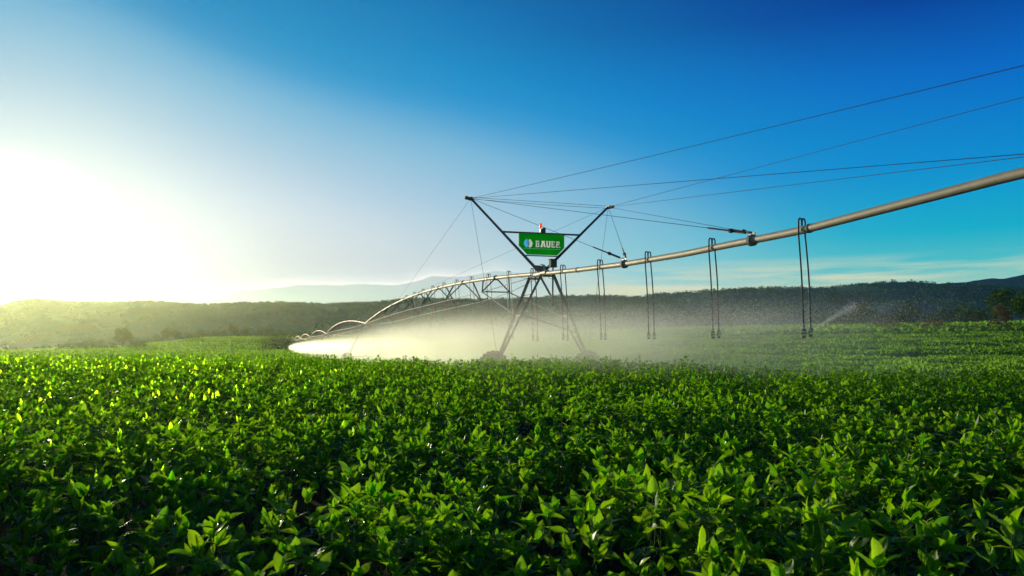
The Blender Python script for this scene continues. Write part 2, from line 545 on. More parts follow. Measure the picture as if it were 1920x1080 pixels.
M['ground'] = mat_ground()
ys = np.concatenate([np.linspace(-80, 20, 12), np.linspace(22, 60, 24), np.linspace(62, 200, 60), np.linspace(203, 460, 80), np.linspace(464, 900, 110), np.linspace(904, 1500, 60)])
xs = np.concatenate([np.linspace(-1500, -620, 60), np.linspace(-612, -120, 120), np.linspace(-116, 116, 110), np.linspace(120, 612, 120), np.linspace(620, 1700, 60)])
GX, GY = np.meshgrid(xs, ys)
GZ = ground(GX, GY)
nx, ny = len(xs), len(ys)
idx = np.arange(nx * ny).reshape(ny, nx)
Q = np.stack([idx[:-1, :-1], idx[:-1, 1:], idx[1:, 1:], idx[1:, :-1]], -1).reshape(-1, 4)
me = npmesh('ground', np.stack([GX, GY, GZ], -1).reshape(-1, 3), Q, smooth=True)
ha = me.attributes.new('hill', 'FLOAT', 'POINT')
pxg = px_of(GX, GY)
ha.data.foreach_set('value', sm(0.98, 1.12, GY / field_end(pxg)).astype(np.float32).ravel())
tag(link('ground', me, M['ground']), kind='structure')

# farther ridge on the right
pxs = np.linspace(1500, 3200, 220)
ds = np.array([770, 785, 800, 815, 900, 1000])
hh = np.array([0.0, 0.45, 0.85, 1.0, 0.8, 0.0])
V = []
for d, h in zip(ds, hh):
    yy = np.interp(pxs, FAR[:, 0], FAR[:, 1]) + (vnoise(pxs / 9, pxs * 0 + d / 50, 5) - 0.5) * 1.3
    V.append(np.stack([(pxs - 960) / F * d, pxs * 0 + d, EYE + (645 - yy) / F * 815 * h + (vnoise(pxs / 25, pxs * 0 + d / 60, 6) - 0.5) * 5 * (h < 1)], -1))
V = np.concatenate(V)
n = len(pxs)
idx = np.arange(n * len(ds)).reshape(len(ds), n)
Q = np.stack([idx[:-1, :-1], idx[:-1, 1:], idx[1:, 1:], idx[1:, :-1]], -1).reshape(-1, 4)
me = npmesh('hills', V, Q, smooth=True)
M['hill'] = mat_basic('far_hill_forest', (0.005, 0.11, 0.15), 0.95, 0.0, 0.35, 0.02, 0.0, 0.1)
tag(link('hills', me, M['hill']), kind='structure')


# ------------------------------------------------------------------ crop leaves
def leaf_template(nl, nw):
    """unit leaf: u along 0..1, w across -1..1 ; returns uv grid and quads"""
    u = np.linspace(0, 1, nl + 1)
    wv = np.linspace(-1, 1, nw + 1)
    U, W = np.meshgrid(u, wv, indexing='ij')
    idx = np.arange(U.size).reshape(U.shape)
    q = np.stack([idx[:-1, :-1], idx[:-1, 1:], idx[1:, 1:], idx[1:, :-1]], -1).reshape(-1, 4)
    return U.ravel(), W.ravel(), q


def leaf_width(u):
    return np.clip(np.sin(PI * np.clip(u, 0, 1) ** 0.84) ** 0.7 * (1 - 0.12 * u), 0.02, 1)


def make_leaves(P, D, up, L, Wd, tint, nl, nw, curl, fold, ripple=0.0):
    """P base points, D axis dir, up approx face normal; arrays (n,3). returns V,Q,attr"""
    n = len(P)
    D = D / np.linalg.norm(D, axis=1, keepdims=True)
    Sd = np.cross(D, up); Sd /= np.linalg.norm(Sd, axis=1, keepdims=True) + 1e-9
    N = np.cross(Sd, D)
    u, wv, q = leaf_template(nl, nw)
    m = len(u)
    lw = leaf_width(u)
    if nl <= 2:
        lw = np.interp(u, [0, 0.45, 1], [0.10, 1.0, 0.04])
    cu = curl[:, None]; fo = fold[:, None]
    along = u[None] * L[:, None]
    drop = -cu * (u[None] ** 2) * L[:, None]
    side = wv[None] * lw[None] * Wd[:, None] * 0.5
    lift = np.abs(wv[None]) * lw[None] * Wd[:, None] * 0.5 * fo
    if ripple:
        ph = rng.random((n, 1)) * 6.28
        lift = lift + ripple * Wd[:, None] * np.sin(u[None] * 9 + ph + wv[None] * 2) * np.abs(wv[None]) * lw[None]
    V = P[:, None, :] + D[:, None, :] * along[..., None] + Sd[:, None, :] * side[..., None] + N[:, None, :] * (drop + lift)[..., None]
    Qa = (q[None] + (np.arange(n) * m)[:, None, None]).reshape(-1, 4)
    return V.reshape(-1, 3), Qa, np.repeat(tint, len(q))


# edge of the tall crop plot: farther away on the left, nearer on the right
EDGE = np.array([(-30, 30.5), (-8, 29.5), (2, 28.0), (5, 24), (7, 19.5), (10, 17.5), (14, 18.5), (20, 19.5), (40, 22)], float)


def canopy(x, y):
    return 0.74 + 0.19 * sm(5, 27, y) - 0.05 * sm(2, 12, x) + (vnoise(x / 0.8 + 5, y / 0.8 + 5, 21) - 0.5) * 0.27 + (vnoise(x / 3.1, y / 3.1, 22) - 0.5) * 0.14


def crop_band(y0, y1, dens, tri, nl, nw, size, xm=1.5):
    xl0, xl1 = -(0.66 * y1 + xm + 0.5), 0.66 * y1 + xm
    area = (xl1 - xl0) * (y1 - y0)
    n = int(area * dens)
    x = rng.uniform(xl0, xl1, n); y = rng.uniform(y0, y1, n)
    ok = (np.abs(x) < 0.66 * np.maximum(y, 0) + xm) & (y < np.interp(x, EDGE[:, 0], EDGE[:, 1]) + (vnoise(x / 0.7, y * 0, 31) - .5) * 1.5)
    # row structure and gaps
    ok &= rng.random(n) < 0.10 + 1.5 * vnoise(x / 0.38 + 40, y / 0.38, 33) ** 1.6
    x, y = x[ok], y[ok]
    n = len(x)
    H = canopy(x, y) + rng.normal(0, 0.06, n) + (rng.random(n) < 0.08) * rng.uniform(0.03, 0.13, n)
    g = ground(x, y)
    Vs, Qs, As = [], [], []
    stems = []
    off = 0
    for k in range(tri):
        fr_ = k / max(1, tri - 1) * (0.8 if nl >= 6 else 1.0)                      # 0 = top of the plant
        az_ = rng.uniform(0, 2 * PI, n)
        hz = H - fr_ * 0.34 - rng.uniform(0, 0.05, n)
        plen = rng.uniform(0.02, 0.07, n) * (0.5 + fr_) + fr_ * 0.07
        pel = np.radians(rng.uniform(25, 70, n))
        px_, py_ = x + np.cos(az_) * np.cos(pel) * plen * 1.6, y + np.sin(az_) * np.cos(pel) * plen * 1.6
        pz = hz + np.sin(pel) * plen * 0.3
        base_ = np.stack([px_, py_, g + pz], -1)
        if nl >= 6:
            root = np.stack([x, y, g + hz - 0.05 - 0.04 * fr_], -1)
            stems.append((root, base_))
            if k == 0:
                stems.append((np.stack([x + rng.normal(0, .03, n), y + rng.normal(0, .03, n), g + 0.05], -1), np.stack([x, y, g + hz - 0.01], -1)))
        for j, da in enumerate((0.0, 1.15, -1.15) if k > 1 else (0.0, 1.2, -1.2, 2.4, -2.4)):
            a = az_ + da + rng.normal(0, 0.22, n)
            elv = np.radians(rng.normal((58 if k == 0 else 48) - 50 * fr_, 22, n))
            D = np.stack([np.cos(a) * np.cos(elv), np.sin(a) * np.cos(elv), np.sin(elv)], -1)
            U_ = np.stack([rng.normal(0, 0.35, n) - np.cos(a) * np.sin(elv), rng.normal(0, 0.35, n) - np.sin(a) * np.sin(elv), np.cos(elv) + 0.15], -1)
            L = rng.uniform(0.052, 0.118, n) * size * (0.85 + 0.25 * fr_) * (1.1 if j == 0 else 0.95)
            W_ = L * np.clip(rng.normal(0.49, 0.10, n), 0.28, 0.72)
            tint = np.clip(rng.normal(0.45 - 0.22 * fr_, 0.17, n) + (rng.random(n) < 0.012) * 0.6, 0, 1)  # lower leaves tinted darker, painting in shade inside the canopy
            v, q, at = make_leaves(base_, D, U_, L, W_, tint, nl, nw, rng.uniform(-0.35, 0.95, n) * (0.6 + fr_), rng.uniform(0.0, 0.8, n), 0.09 if nl >= 5 else 0)
            Vs.append(v); Qs.append(q + off); As.append(at); off += len(v)
    return np.concatenate(Vs), np.concatenate(Qs), np.concatenate(As), stems


def join(parts):
    V, Q, A = [], [], []
    off = 0
    for v, q, a in parts:
        V.append(v); Q.append(q + off); A.append(a); off += len(v)
    return np.concatenate(V), np.concatenate(Q), np.concatenate(A)


def stem_mesh(stems, r=0.0022):
    A = np.concatenate([s[0] for s in stems]); B = np.concatenate([s[1] for s in stems])
    n = len(A)
    d = B - A; d /= np.linalg.norm(d, axis=1, keepdims=True) + 1e-9
    u = np.cross(d, np.array([0.3, 0.9, 0.1])); u /= np.linalg.norm(u, axis=1, keepdims=True) + 1e-9
    s = np.cross(d, u)
    ring = [u * math.cos(t) + s * math.sin(t) for t in (0, 2.094, 4.189)]
    V = np.stack([A + ring[k] * r for k in range(3)] + [B + ring[k] * r * 0.7 for k in range(3)], 1).reshape(-1, 3)
    q = np.array([(0, 1, 4, 3), (1, 2, 5, 4), (2, 0, 3, 5)])
    Q = (q[None] + (np.arange(n) * 6)[:, None, None]).reshape(-1, 4)
    return V, Q


bands = [crop_band(-1.5, 2.0, 30, 4, 3, 2, 1.0, 3.5), crop_band(2.0, 7.0, 46, 5, 7, 4, 1.08, 1.6), crop_band(7.0, 14.0, 36, 5, 4, 2, 1.05), crop_band(14.0, 30.8, 32, 5, 2, 2, 1.18, 1.2)]
V, Q, A = join([b[:3] for b in bands])
crop = link('bean_crop', npmesh('bean_crop', V, Q, smooth=True, attr=A), M['leaf'])
tag(crop, 'dense knee-high green bean crop filling the whole foreground', 'crop', kind='stuff')
sv, sq = stem_mesh([s for b in bands for s in b[3]])
link('stems', npmesh('stems', sv, sq), M['stem'], crop)['kind'] = 'stuff'


# ------------------------------------------------------------------ low crop beyond the plot
def low_crop():
    parts = []
    for (y0, y1, n, size) in ((15, 34, 70000, 0.12), (34, 60, 100000, 0.14), (60, 110, 95000, 0.21), (110, 200, 45000, 0.6), (200, 400, 60000, 0.9)):
        y = rng.uniform(y0, y1, n)
        x = rng.uniform(-0.70, 0.70, n) * y
        ok = y > np.interp(x, EDGE[:, 0], EDGE[:, 1]) + 0.3
        pxx = px_of(x, y)
        ok &= y < field_end(pxx) * 1.02
        x, y = x[ok], y[ok]; n = len(x)
        g = ground(x, y)
        hgt = 0.14 + 0.22 * vnoise(x / 2.2, y / 2.6, 41) * (1 + 0.5 * sm(4, 25, x)) + rng.uniform(0, 0.16, n)
        P = np.stack([x, y, g + hgt - 0.05], -1)
        a = rng.uniform(0, 2 * PI, n); e = np.radians(rng.normal(45, 22, n))
        D = np.stack([np.cos(a) * np.cos(e), np.sin(a) * np.cos(e), np.sin(e)], -1)
        U_ = np.stack([rng.normal(0, .5, n), rng.normal(0, .5, n), np.ones(n)], -1)
        L = rng.uniform(0.7, 1.3, n) * size
        tint = np.clip(rng.normal(0.5, 0.2, n) + (vnoise(x / 6, y / 9, 44) - .5) * 0.5, 0, 1)
        parts.append(make_leaves(P, D, U_, np.minimum(L, 0.5 + L * 0.2), L * 0.6, tint, 2, 2, rng.uniform(0, 0.5, n), rng.uniform(0, .4, n)))
    return join(parts)


V, Q, A = low_crop()
tag(link('low_crop', npmesh('low_crop', V, Q, attr=A), M['lowcrop']), 'low bright green crop of the far field behind the near plants', 'crop', kind='stuff')


# ------------------------------------------------------------------ trees, bushes, scrub
def blob_leaves(centres, radii, nper, size, squash=0.8):
    """leaf faces scattered through lumpy ellipsoids"""
    c = np.repeat(centres, nper, 0); r = np.repeat(radii, nper)
    n = len(c)
    d = rng.normal(size=(n, 3)); d /= np.linalg.norm(d, axis=1, keepdims=True)
    rr = r * rng.uniform(0.45, 1.0, n) ** 0.6
    P = c + d * rr[:, None] * np.array([1, 1, squash])
    a = rng.normal(size=(n, 3)) + d * 0.6
    b = rng.normal(size=(n, 3))
    L = rng.uniform(0.6, 1.4, n) * size
    tint = np.clip(rng.normal(0.45, 0.2, n), 0, 1)
    return make_leaves(P, a, b, L, L * 0.8, tint, 2, 2, rng.uniform(0, .4, n), rng.uniform(0, .5, n))


def tree(name, px, d, ybase, h, wd, mat, label, cat, group=None, trunk=True, lobes=9, leaves=120, lsize=None):
    x = (px - 960) / F * d
    g = float(ground(x, d))
    root = bpy.data.objects.new(name, None)
    scene.collection.objects.link(root)
    root.location = (x, d, g)
    root.empty_display_size = 0.5
    tag(root, label, cat, group)
    lo = 0.38 if trunk else 0.12
    cs, rs = [], []
    for i in range(lobes):
        t = (i + 0.5) / lobes
        zz = h * (lo + (0.9 - lo) * t)
        rad = wd / 2 * (math.sin(PI * (0.25 + 0.62 * t)) if trunk else math.sqrt(1 - t * t * 0.8)) * 0.62
        an = random.uniform(0, 2 * PI)
        cs.append((math.cos(an) * rad, math.sin(an) * rad, zz)); rs.append(wd * random.uniform(0.17, 0.27))
    v, q, a = blob_leaves(np.array(cs), np.array(rs), leaves, lsize or h * 0.055)
    v[:, 2] = np.maximum(v[:, 2], 0.02)
    link('crown', npmesh('crown', v, q, attr=a), mat, root)
    mb = MB()
    th = h * (0.55 if trunk else 0.3)
    mb.tube([(0, 0, -0.2), (h * .01, 0, th * 0.5), (-h * .015, h * .01, th)], [h * 0.035, h * 0.025, h * 0.015], 7)
    for i in range(min(lobes, 6)):
        c = cs[i]
        mb.tube([(0, 0, th * 0.45), (c[0] * .5, c[1] * .5, (th * .45 + c[2]) / 2 + .1), c], [h * 0.016, h * 0.01, h * 0.005], 5)
    mb.build('trunk', M['bark'], root)
    return root


tree('field_tree', 230, 300, 655, 8.2, 6.2, M['foliage'], 'lone round-crowned tree standing on the left field edge in yellow haze', 'tree', lobes=11, leaves=130, lsize=0.42)
tree('roadside_bush', 175, 296, 655, 3.0, 11.0, M['foliage'], 'long low dark bush just left of the lone tree', 'bush', trunk=False, lobes=12, leaves=90, lsize=0.35)
tree('roadside_bush', 257, 294, 655, 3.0, 7.5, M['foliage'], 'pale rounded bush at the foot of the lone tree', 'bush', trunk=False, lobes=9, leaves=90, lsize=0.35)
tree('hedge_tree', 313, 372, 645, 6.8, 5.2, M['foliage'], 'small blocky tree standing right of the lone tree', 'tree', lobes=8, leaves=90, lsize=0.45)
tree('hedge_tree', 328, 380, 645, 5.6, 5.6, M['foliage'], 'second small tree, crown touching the blocky one', 'tree', lobes=8, leaves=90, lsize=0.45)
tree('hedge_tree', 437, 396, 632, 6.0, 5.5, M['foliage'], 'tallest round tree of the hedge below the middle of the hill', 'tree', lobes=9, leaves=90, lsize=0.45)
for (p, hh_, ww_) in ((118, 2.2, 7), (140, 2.6, 8), (205, 2.2, 6), (285, 2.6, 7), (298, 3.0, 6), (345, 3.4, 6), (358, 3.2, 7), (372, 3.6, 6), (386, 3.0, 6), (400, 3.4, 7), (416, 3.4, 6), (452, 2.8, 6), (466, 4.6, 5), (482, 3.0, 7), (498, 3.2, 7), (509, 4.8, 5), (524, 3.2, 7), (545, 3.6, 7), (566, 3.0, 8), (590, 3.4, 8)):
    tree('hedge_bush', p, (300 if p < 260 else 385) + random.uniform(-6, 6), 0, hh_, ww_, M['foliage'], 'low bush of the hazy hedge along the left field edge', 'bush', 'bushes of the hedge on the left field edge', trunk=False, lobes=6, leaves=70, lsize=0.4)
tree('shade_tree', 1885, 128, 0, 6.3, 5.6, M['foliage'], 'dark green tree at the right edge of the far field', 'tree', lobes=12, leaves=220, lsize=0.26)
tree('shade_tree', 1932, 120, 0, 5.6, 6.4, M['foliage'], 'darker tree cut off by the right edge of the picture', 'tree', lobes=12, leaves=220, lsize=0.26)
tree('dry_bush', 1878, 121, 0, 3.9, 3.4, M['foliage_brown'], 'round brownish bush in front of the dark right-hand tree', 'bush', trunk=False, lobes=8, leaves=160, lsize=0.2)
tree('dry_bush', 1652, 128, 0, 2.1, 6.5, M['foliage_brown'], 'low brownish bush at the far field edge right of the last sprinkler', 'bush', trunk=False, lobes=9, leaves=120, lsize=0.2)
tree('dry_bush', 1748, 126, 0, 1.9, 6.0, M['foliage_brown'], 'low brown scrubby bush between the dark tree and the wider bush', 'bush', trunk=False, lobes=8, leaves=120, lsize=0.2)
for (p, dd, hh_, ww_) in ((1612, 200, 6.0, 9), (1700, 190, 5.0, 10), (1790, 185, 4.6, 11), (1830, 175, 4.0, 10), (1560, 210, 4.0, 10)):
    tree('hillside_tree', p, dd, 0, hh_, ww_, M['foliage'], 'hazy broad tree at the foot of the right-hand hill', 'tree', 'trees at the foot of the right-hand hill', lobes=9, leaves=110, lsize=0.42)


def scrub():
    n = 11000
    px = rng.uniform(-250, 2250, n)
    Df = field_end(px) * 1.1
    Dr = 880 - 120 * sm(900, 1900, px) + 6
    t = rng.random(n)
    d = Df + (Dr - Df) * t ** 0.8
    ridge = rng.random(n) < 0.22
    d[ridge] = Dr[ridge] + rng.uniform(-14, 6, ridge.sum())
    x = (px - 960) / F * d
    keep = (vnoise(x / 30, d / 30, 51) > 0.28) | ridge
    x, d, px, ridge = x[keep], d[keep], px[keep], ridge[keep]
    n = len(x)
    g = ground(x, d)
    R = rng.uniform(1.0, 2.6, n) * np.where(ridge, 0.38, 0.9) * (0.55 + 0.45 * sm(200, 600, d))
    c = np.stack([x, d, g + R * 0.5], -1)
    return blob_leaves(c, R, 18, 0.95, 0.6)


V, Q, A = scrub()
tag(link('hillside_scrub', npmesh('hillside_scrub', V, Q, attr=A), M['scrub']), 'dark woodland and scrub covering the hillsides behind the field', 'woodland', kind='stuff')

# ------------------------------------------------------------------ irrigation machine
T = Vector((-0.2944, 0.9557, 0)); NV = Vector((0.9557, 0.2944, 0)); ZZ = Vector((0, 0, 1))
D1 = 34.0


def line_xy(d):
    return Vector((-0.30804 * d + 11.725, d, 0))


ORI = line_xy(D1)
TOWERS = [34.0, 94.6, 157.0, 216.0, 276.0, 337.0, 398.0]
TZ = [3.0, 2.45, 2.02, 1.88, 1.9, 1.8, 1.9]
TZ = [z + EYE for z in TZ]
OVER = np.array([(-5, 2.72), (5, 2.70), (12.4, 2.656), (13.75, 2.61), (15.3, 2.56), (17.4, 2.49), (19, 2.50), (20.2, 2.52), (22.3, 2.525), (26.1, 2.62), (30.2, 2.80), (34, 3.0)])


def pipe_z(d):
    if d <= D1:
        return EYE + float(np.interp(d, OVER[:, 0], OVER[:, 1]))
    for i in range(len(TOWERS) - 1):
        if d <= TOWERS[i + 1]:
            u = (d - TOWERS[i]) / (TOWERS[i + 1] - TOWERS[i])
            return TZ[i] * (1 - u) + TZ[i + 1] * u + 4 * 1.13 * u * (1 - u)
    return TZ[-1]


def pipe_pt(d, v=0.0, dz=0.0):
    return line_xy(d) + NV * v + ZZ * (pipe_z(d) + dz)


machine = bpy.data.objects.new('irrigation_machine', None)
scene.collection.objects.link(machine)
machine.location = ORI + ZZ * 0
tag(machine, 'long wheeled irrigation boom with steel pipe, cable mast and green sign spraying the field', 'irrigation machine')
PR = 0.088


def mb():
    return MB(machine.location)


def rings(dlist, parent, name='flange', r=0.135, w_=0.05):
    for d in dlist:
        p = pipe_pt(d); q = pipe_pt(d + 0.05)
        mb().lathe(p - (q - p).normalized() * w_ / 2, q - p, [(0, r * .93), (0.006, r), (w_ - .006, r), (w_, r * .93)], 16).build(name, M['steel'], parent, True)


# overhanging boom pipe
b = mb()
b.tube([pipe_pt(d) for d in np.linspace(-5, 33.75, 60)], PR, 18)
op = b.build('boom_pipe', M['galv'], machine, True)
rings([26.1, 19.24, 11.7], op, 'pipe_clamp', 0.142, 0.12)
for d in (26.1, 19.24, 11.7):
    for v_ in (-0.05, 0.05):
        q_ = pipe_pt(d, v_, 0)
        mb().bar(q_ + ZZ * 0.06, q_ + ZZ * 0.20, 0.02, 0.11, T).build('cable_lug', M['darksteel'], op)
rings([17.2, 30.0], op, 'flange', 0.102, 0.06)


def span(i):
    a, c = TOWERS[i], TOWERS[i + 1]
    b = mb()
    n = 40 if i < 2 else 16
    b.tube([pipe_pt(d) for d in np.linspace(a + (0.25 if i == 0 else 0), c, n)], PR, 12 if i < 2 else 8)
    sp_ = b.build('span_pipe', M['galv'], machine, True)
    step = (c - a) / 9.0
    rods = {-1: [pipe_pt(a + 0.5, -0.15, -0.12)], 1: [pipe_pt(a + 0.5, 0.15, -0.12)]}
    for k in range(1, 9):
        d = a + step * k
        e = min(k, 9 - k)
        wv_ = {1: 0.72, 2: 1.12, 3: 1.22, 4: 1.25}[e]
        dep = {1: 0.75, 2: 1.12, 3: 1.3, 4: 1.38}[e]
        jl = pipe_pt(d, -wv_, 0); jl.z = pipe_z(d) - dep
        jr = pipe_pt(d, wv_, 0); jr.z = pipe_z(d) - dep
        rods[-1].append(jl); rods[1].append(jr)
        if i < 3:
            t = mb()
            wdt = 0.055
            t.angle(pipe_pt(d, -0.05, -PR), jl, wdt)
            t.angle(pipe_pt(d, 0.05, -PR), jr, wdt)
            t.angle(pipe_pt(d + 2.2, -0.05, -PR), jl, wdt)
            t.angle(pipe_pt(d - 2.0, 0.05, -PR), jr, wdt)
            t.angle(jl, jr, wdt)
            for j in (jl, jr):
                t.lathe(j - NV * 0.03, NV, [(0, 0.05), (0.06, 0.05)], 8)
            t.build('truss_brace', M['steel'], sp_)
            rings([d], sp_)
    for s_ in (-1, 1):
        pts = rods[s_] + [pipe_pt(c - 0.5, s_ * 0.15, -0.12)]
        mb().tube(pts, 0.018 if i < 2 else 0.022, 6).build('truss_rod', M['rod'], sp_)


for i in range(len(TOWERS) - 1):
    span(i)


def tower(i):
    d = TOWERS[i]
    o = line_xy(d)
    g = float(ground(o.x, o.y))
    zp = TZ[i]
    tw = None
    beam = mb()
    hub = {}
    for s_ in (-1, 1):
        c = o + NV * (2.12 * s_)
        gz = float(ground(c.x, c.y))
        hub[s_] = c + ZZ * (gz + 0.62)
    t = mb()
    # base beam
    t.bar(hub[-1] + ZZ * 0.12 + NV * 0.2 - T * 0.28, hub[1] + ZZ * 0.12 - NV * 0.2 - T * 0.28, 0.14, 0.16)
    dt = t.build('drive_tower', M['steel'], machine)
    for s_ in (-1, 1):
        mb().bar(hub[s_] - NV * (0.5 * s_) + ZZ * 0.05 - T * .28, hub[s_] - T * 0.05, 0.10, 0.12).build('wheel_bracket', M['steel'], dt)
        mb().bar(o + ZZ * (zp - 0.16) + T * (0.8 * s_) - NV * 0.22, o + ZZ * (zp - 0.16) + T * (0.8 * s_) + NV * 0.22, 0.12, 0.07).build('head_plate', M['steel'], dt)
    tops = {}
    for s_ in (-1, 1):
        for s2 in (-1, 1):
            top = o + NV * (0.22 * s_) + T * (0.8 * s2) + ZZ * (zp - 0.10)
            bot = hub[s_] + NV * (-0.10 * s_) + T * (0.10 * s2 - 0.28) + ZZ * 0.12
            tops[(s_, s2)] = (top, bot)
            m_ = mb()
            m_.angle(top, bot, 0.085, 0.012)
            m_.build('leg', M['steel'], dt)
    for s_ in (-1, 1):
        for fr_, th in ((0.22, 0.035), (0.46, 0.08), (0.70, 0.035)):
            a = tops[(s_, -1)][0].lerp(tops[(s_, -1)][1], fr_)
            c = tops[(s_, 1)][0].lerp(tops[(s_, 1)][1], fr_)
            mb().bar(a, c, th, th).build('leg_strut', M['steel'], dt)
    # cross brace between the two leg pairs
    a = tops[(-1, -1)][0].lerp(tops[(-1, -1)][1], 0.46); c = tops[(1, -1)][0].lerp(tops[(1, -1)][1], 0.66)
    mb().angle(a, c, 0.05).build('cross_brace', M['steel'], dt)
    # gear motor on the beam
    mid = (hub[-1] + hub[1]) / 2 + ZZ * 0.12 - T * .28
    mb().lathe(mid + ZZ * 0.14 - NV * .2, NV, [(0, .07), (.02, .11), (.24, .11), (.26, .07), (.40, .07)], 12).build('gear_motor', M['darksteel'], dt, True)
    for s_ in (-1, 1):
        wr = mb()
        R = 0.62; wd = 0.30
        c = hub[s_]
        prof = [(-wd / 2, R * .72), (-wd / 2, R * .9), (-wd * .42, R * .96), (-wd * .2, R), (wd * .2, R), (wd * .42, R * .96), (wd / 2, R * .9), (wd / 2, R * .72)]
        wr.lathe(c, T, prof, 32)
        for k in range(20):
            th = 2 * PI * k / 20
            for sd in (-1, 1):
                rd = NV * math.cos(th) + ZZ * math.sin(th)
                rd2 = NV * math.cos(th + .14) + ZZ * math.sin(th + .14)
                wr.bar(c + rd * (R + 0.012) + T * (0.14 * sd), c + rd2 * (R + 0.012), 0.05, 0.05, rd)
        wh = wr.build('wheel', M['rubber'], machine, True)
        rm = mb()
        rm.lathe(c, T, [(-wd / 2 - .012, .26), (-wd / 2 - .012, R * .73), (wd / 2 + .012, R * .73), (wd / 2 + .012, .26), (wd / 2 - .02, .1), (wd / 2 + .05, .09)], 24)
        rm.lathe(c, T, [(-wd / 2 - .08, .07), (-wd / 2 + .03, .12)], 12)
        rm.build('rim', M['mud'], wh, True)


for i in range(len(TOWERS) - 1):
    tower(i)

# first tower: joint, control box, drain pipe, side rods to the truss
J = ORI + ZZ * TZ[0]
b = mb()
b.tube([J - T * 0.75 + ZZ * 0, J - T * .4, J, J + T * .4, J + T * 0.8], [0.12, 0.12, 0.15, 0.12, 0.12], 14)
b.tube([J - T * 0.4 + ZZ * .02, J - T * 0.35 + ZZ * 0.30, J + T * 0.0 + ZZ * 0.36, J + T * 0.38 + ZZ * .3, J + T * .42 + ZZ * .02], 0.06, 10)
b.build('pipe_joint', M['galv'], machine, True)
b = mb()
b.prism([(-0.42, 0.34), (-0.05, 0.32), (0.16, 0.30), (0.1, 0.10), (-0.1, 0.05), (-0.2, 0.10)], J - T * 0.22, NV, ZZ, T, 0.03)
b.prism([(0.42, 0.30), (-0.16, 0.30), (-0.1, 0.10), (0.1, 0.05), (0.2, 0.10)], J + T * 0.3, NV, ZZ, T, 0.03)
b.build('mast_bracket', M['steel'], machine)
b = mb()
b.box(J + NV * 0.40 - T * 0.35 + ZZ * 0.43, 0.27, 0.24, 0.30, NV, T)
b.box(J + NV * 0.40 - T * 0.35 + ZZ * 0.585, 0.33, 0.30, 0.03, NV, T)
b.box(J + NV * 0.40 - T * 0.35 + ZZ * 0.27, 0.30, 0.27, 0.03, NV, T)
b.tube([J + NV * .4 - T * .35 + ZZ * .26, J + NV * .4 - T * .35 - ZZ * .15], 0.03, 8)
cb = b.build('control_box', M['box'], machine)
b = mb()
b.tube([J + NV * 0.36 - T * 0.45 - ZZ * 0.05, J + NV * 0.35 - T * .45 - ZZ * 1.30], 0.035, 8)
b.lathe(J + NV * 0.35 - T * .45 - ZZ * 1.40, ZZ, [(0, .03), (.02, .07), (.12, .07), (.14, .03)], 10)
b.build('drain_pipe', M['steel'], machine, True)
# looped wires under the joint
b = mb()
for k, (a0, a1, sg) in enumerate(((-.5, .1, .16), (0.15, 0.5, 0.12), (-1.2, -.4, .14))):
    pts = [J + NV * (a0 + (a1 - a0) * u) - T * .3 - ZZ * (0.1 + sg * 4 * u * (1 - u)) for u in np.linspace(0, 1, 9)]
    b.tube(pts, 0.008, 5)
b.build('wire_loop', M['rubber'], machine, True)

# cable mast
TIP = {}
mst = mb()
mst.bar(J + NV * -0.55 + ZZ * 0.62, J + NV * 0.55 + ZZ * 0.62, 0.01, 0.01)
arms = []
for s_ in (-1, 1):
    TIP[s_] = J + NV * (3.10 * s_) + ZZ * (3.05 if s_ < 0 else 3.0)
bars = mb()
up1, up2 = 1.72, 0.76
bars.bar(J + NV * (-up1 * 1.0 - .03) + ZZ * up1, J + NV * (up1 + .03) + ZZ * up1, 0.06, 0.07)
bars.bar(J + NV * (-up2 - .02) + ZZ * up2, J + NV * (up2 + .02) + ZZ * up2, 0.04, 0.045)
mast = bars.build('cable_mast', M['darksteel'], machine)
for s_ in (-1, 1):
    a = mb()
    ft = J + NV * (0.12 * s_) + ZZ * 0.12
    a.tube([ft - T * 0.0, ft.lerp(TIP[s_], 0.5), TIP[s_]], 0.050, 10)
    a.tube([ft + NV * (.02 * s_) - ZZ * .07, ft.lerp(TIP[s_], 0.97) - ZZ * .03], 0.018, 6)
    a.build('mast_arm', M['steel'] if s_ < 0 else M['darksteel'], mast, True)
    t = mb()
    t.bar(TIP[s_] - NV * 0.03 * s_ - ZZ * .03, TIP[s_] + NV * 0.26 * s_ + ZZ * 0.03, 0.13, 0.12)
    t.bar(TIP[s_] - T * 0.16, TIP[s_] + T * 0.16, 0.06, 0.10)
    t.build('mast_tip', M['darksteel'], mast)


def cable(a, c, r=0.008, sag=0.0, turn=None):
    a, c = Vector(a), Vector(c)
    n = 14 if sag else 2
    b = mb()
    b.tube([a.lerp(c, u) - ZZ * (4 * sag * u * (1 - u)) for u in np.linspace(0, 1, n)], r, 6)
    cb_ = b.build('support_cable', M['cable'], machine, True)
    if turn:
        L = (c - a).length
        t = mb()
        t.tube([c.lerp(a, 0.15 / L), c.lerp(a, 0.62 / L)], 0.034, 8)
        t.tube([c.lerp(a, 0.62 / L), c.lerp(a, 0.70 / L)], 0.055, 8)
        t.tube([c.lerp(a, 0.7 / L), c.lerp(a, 1.5 / L)], 0.022, 8)
        t.build('turnbuckle', M['darksteel'], cb_, True)


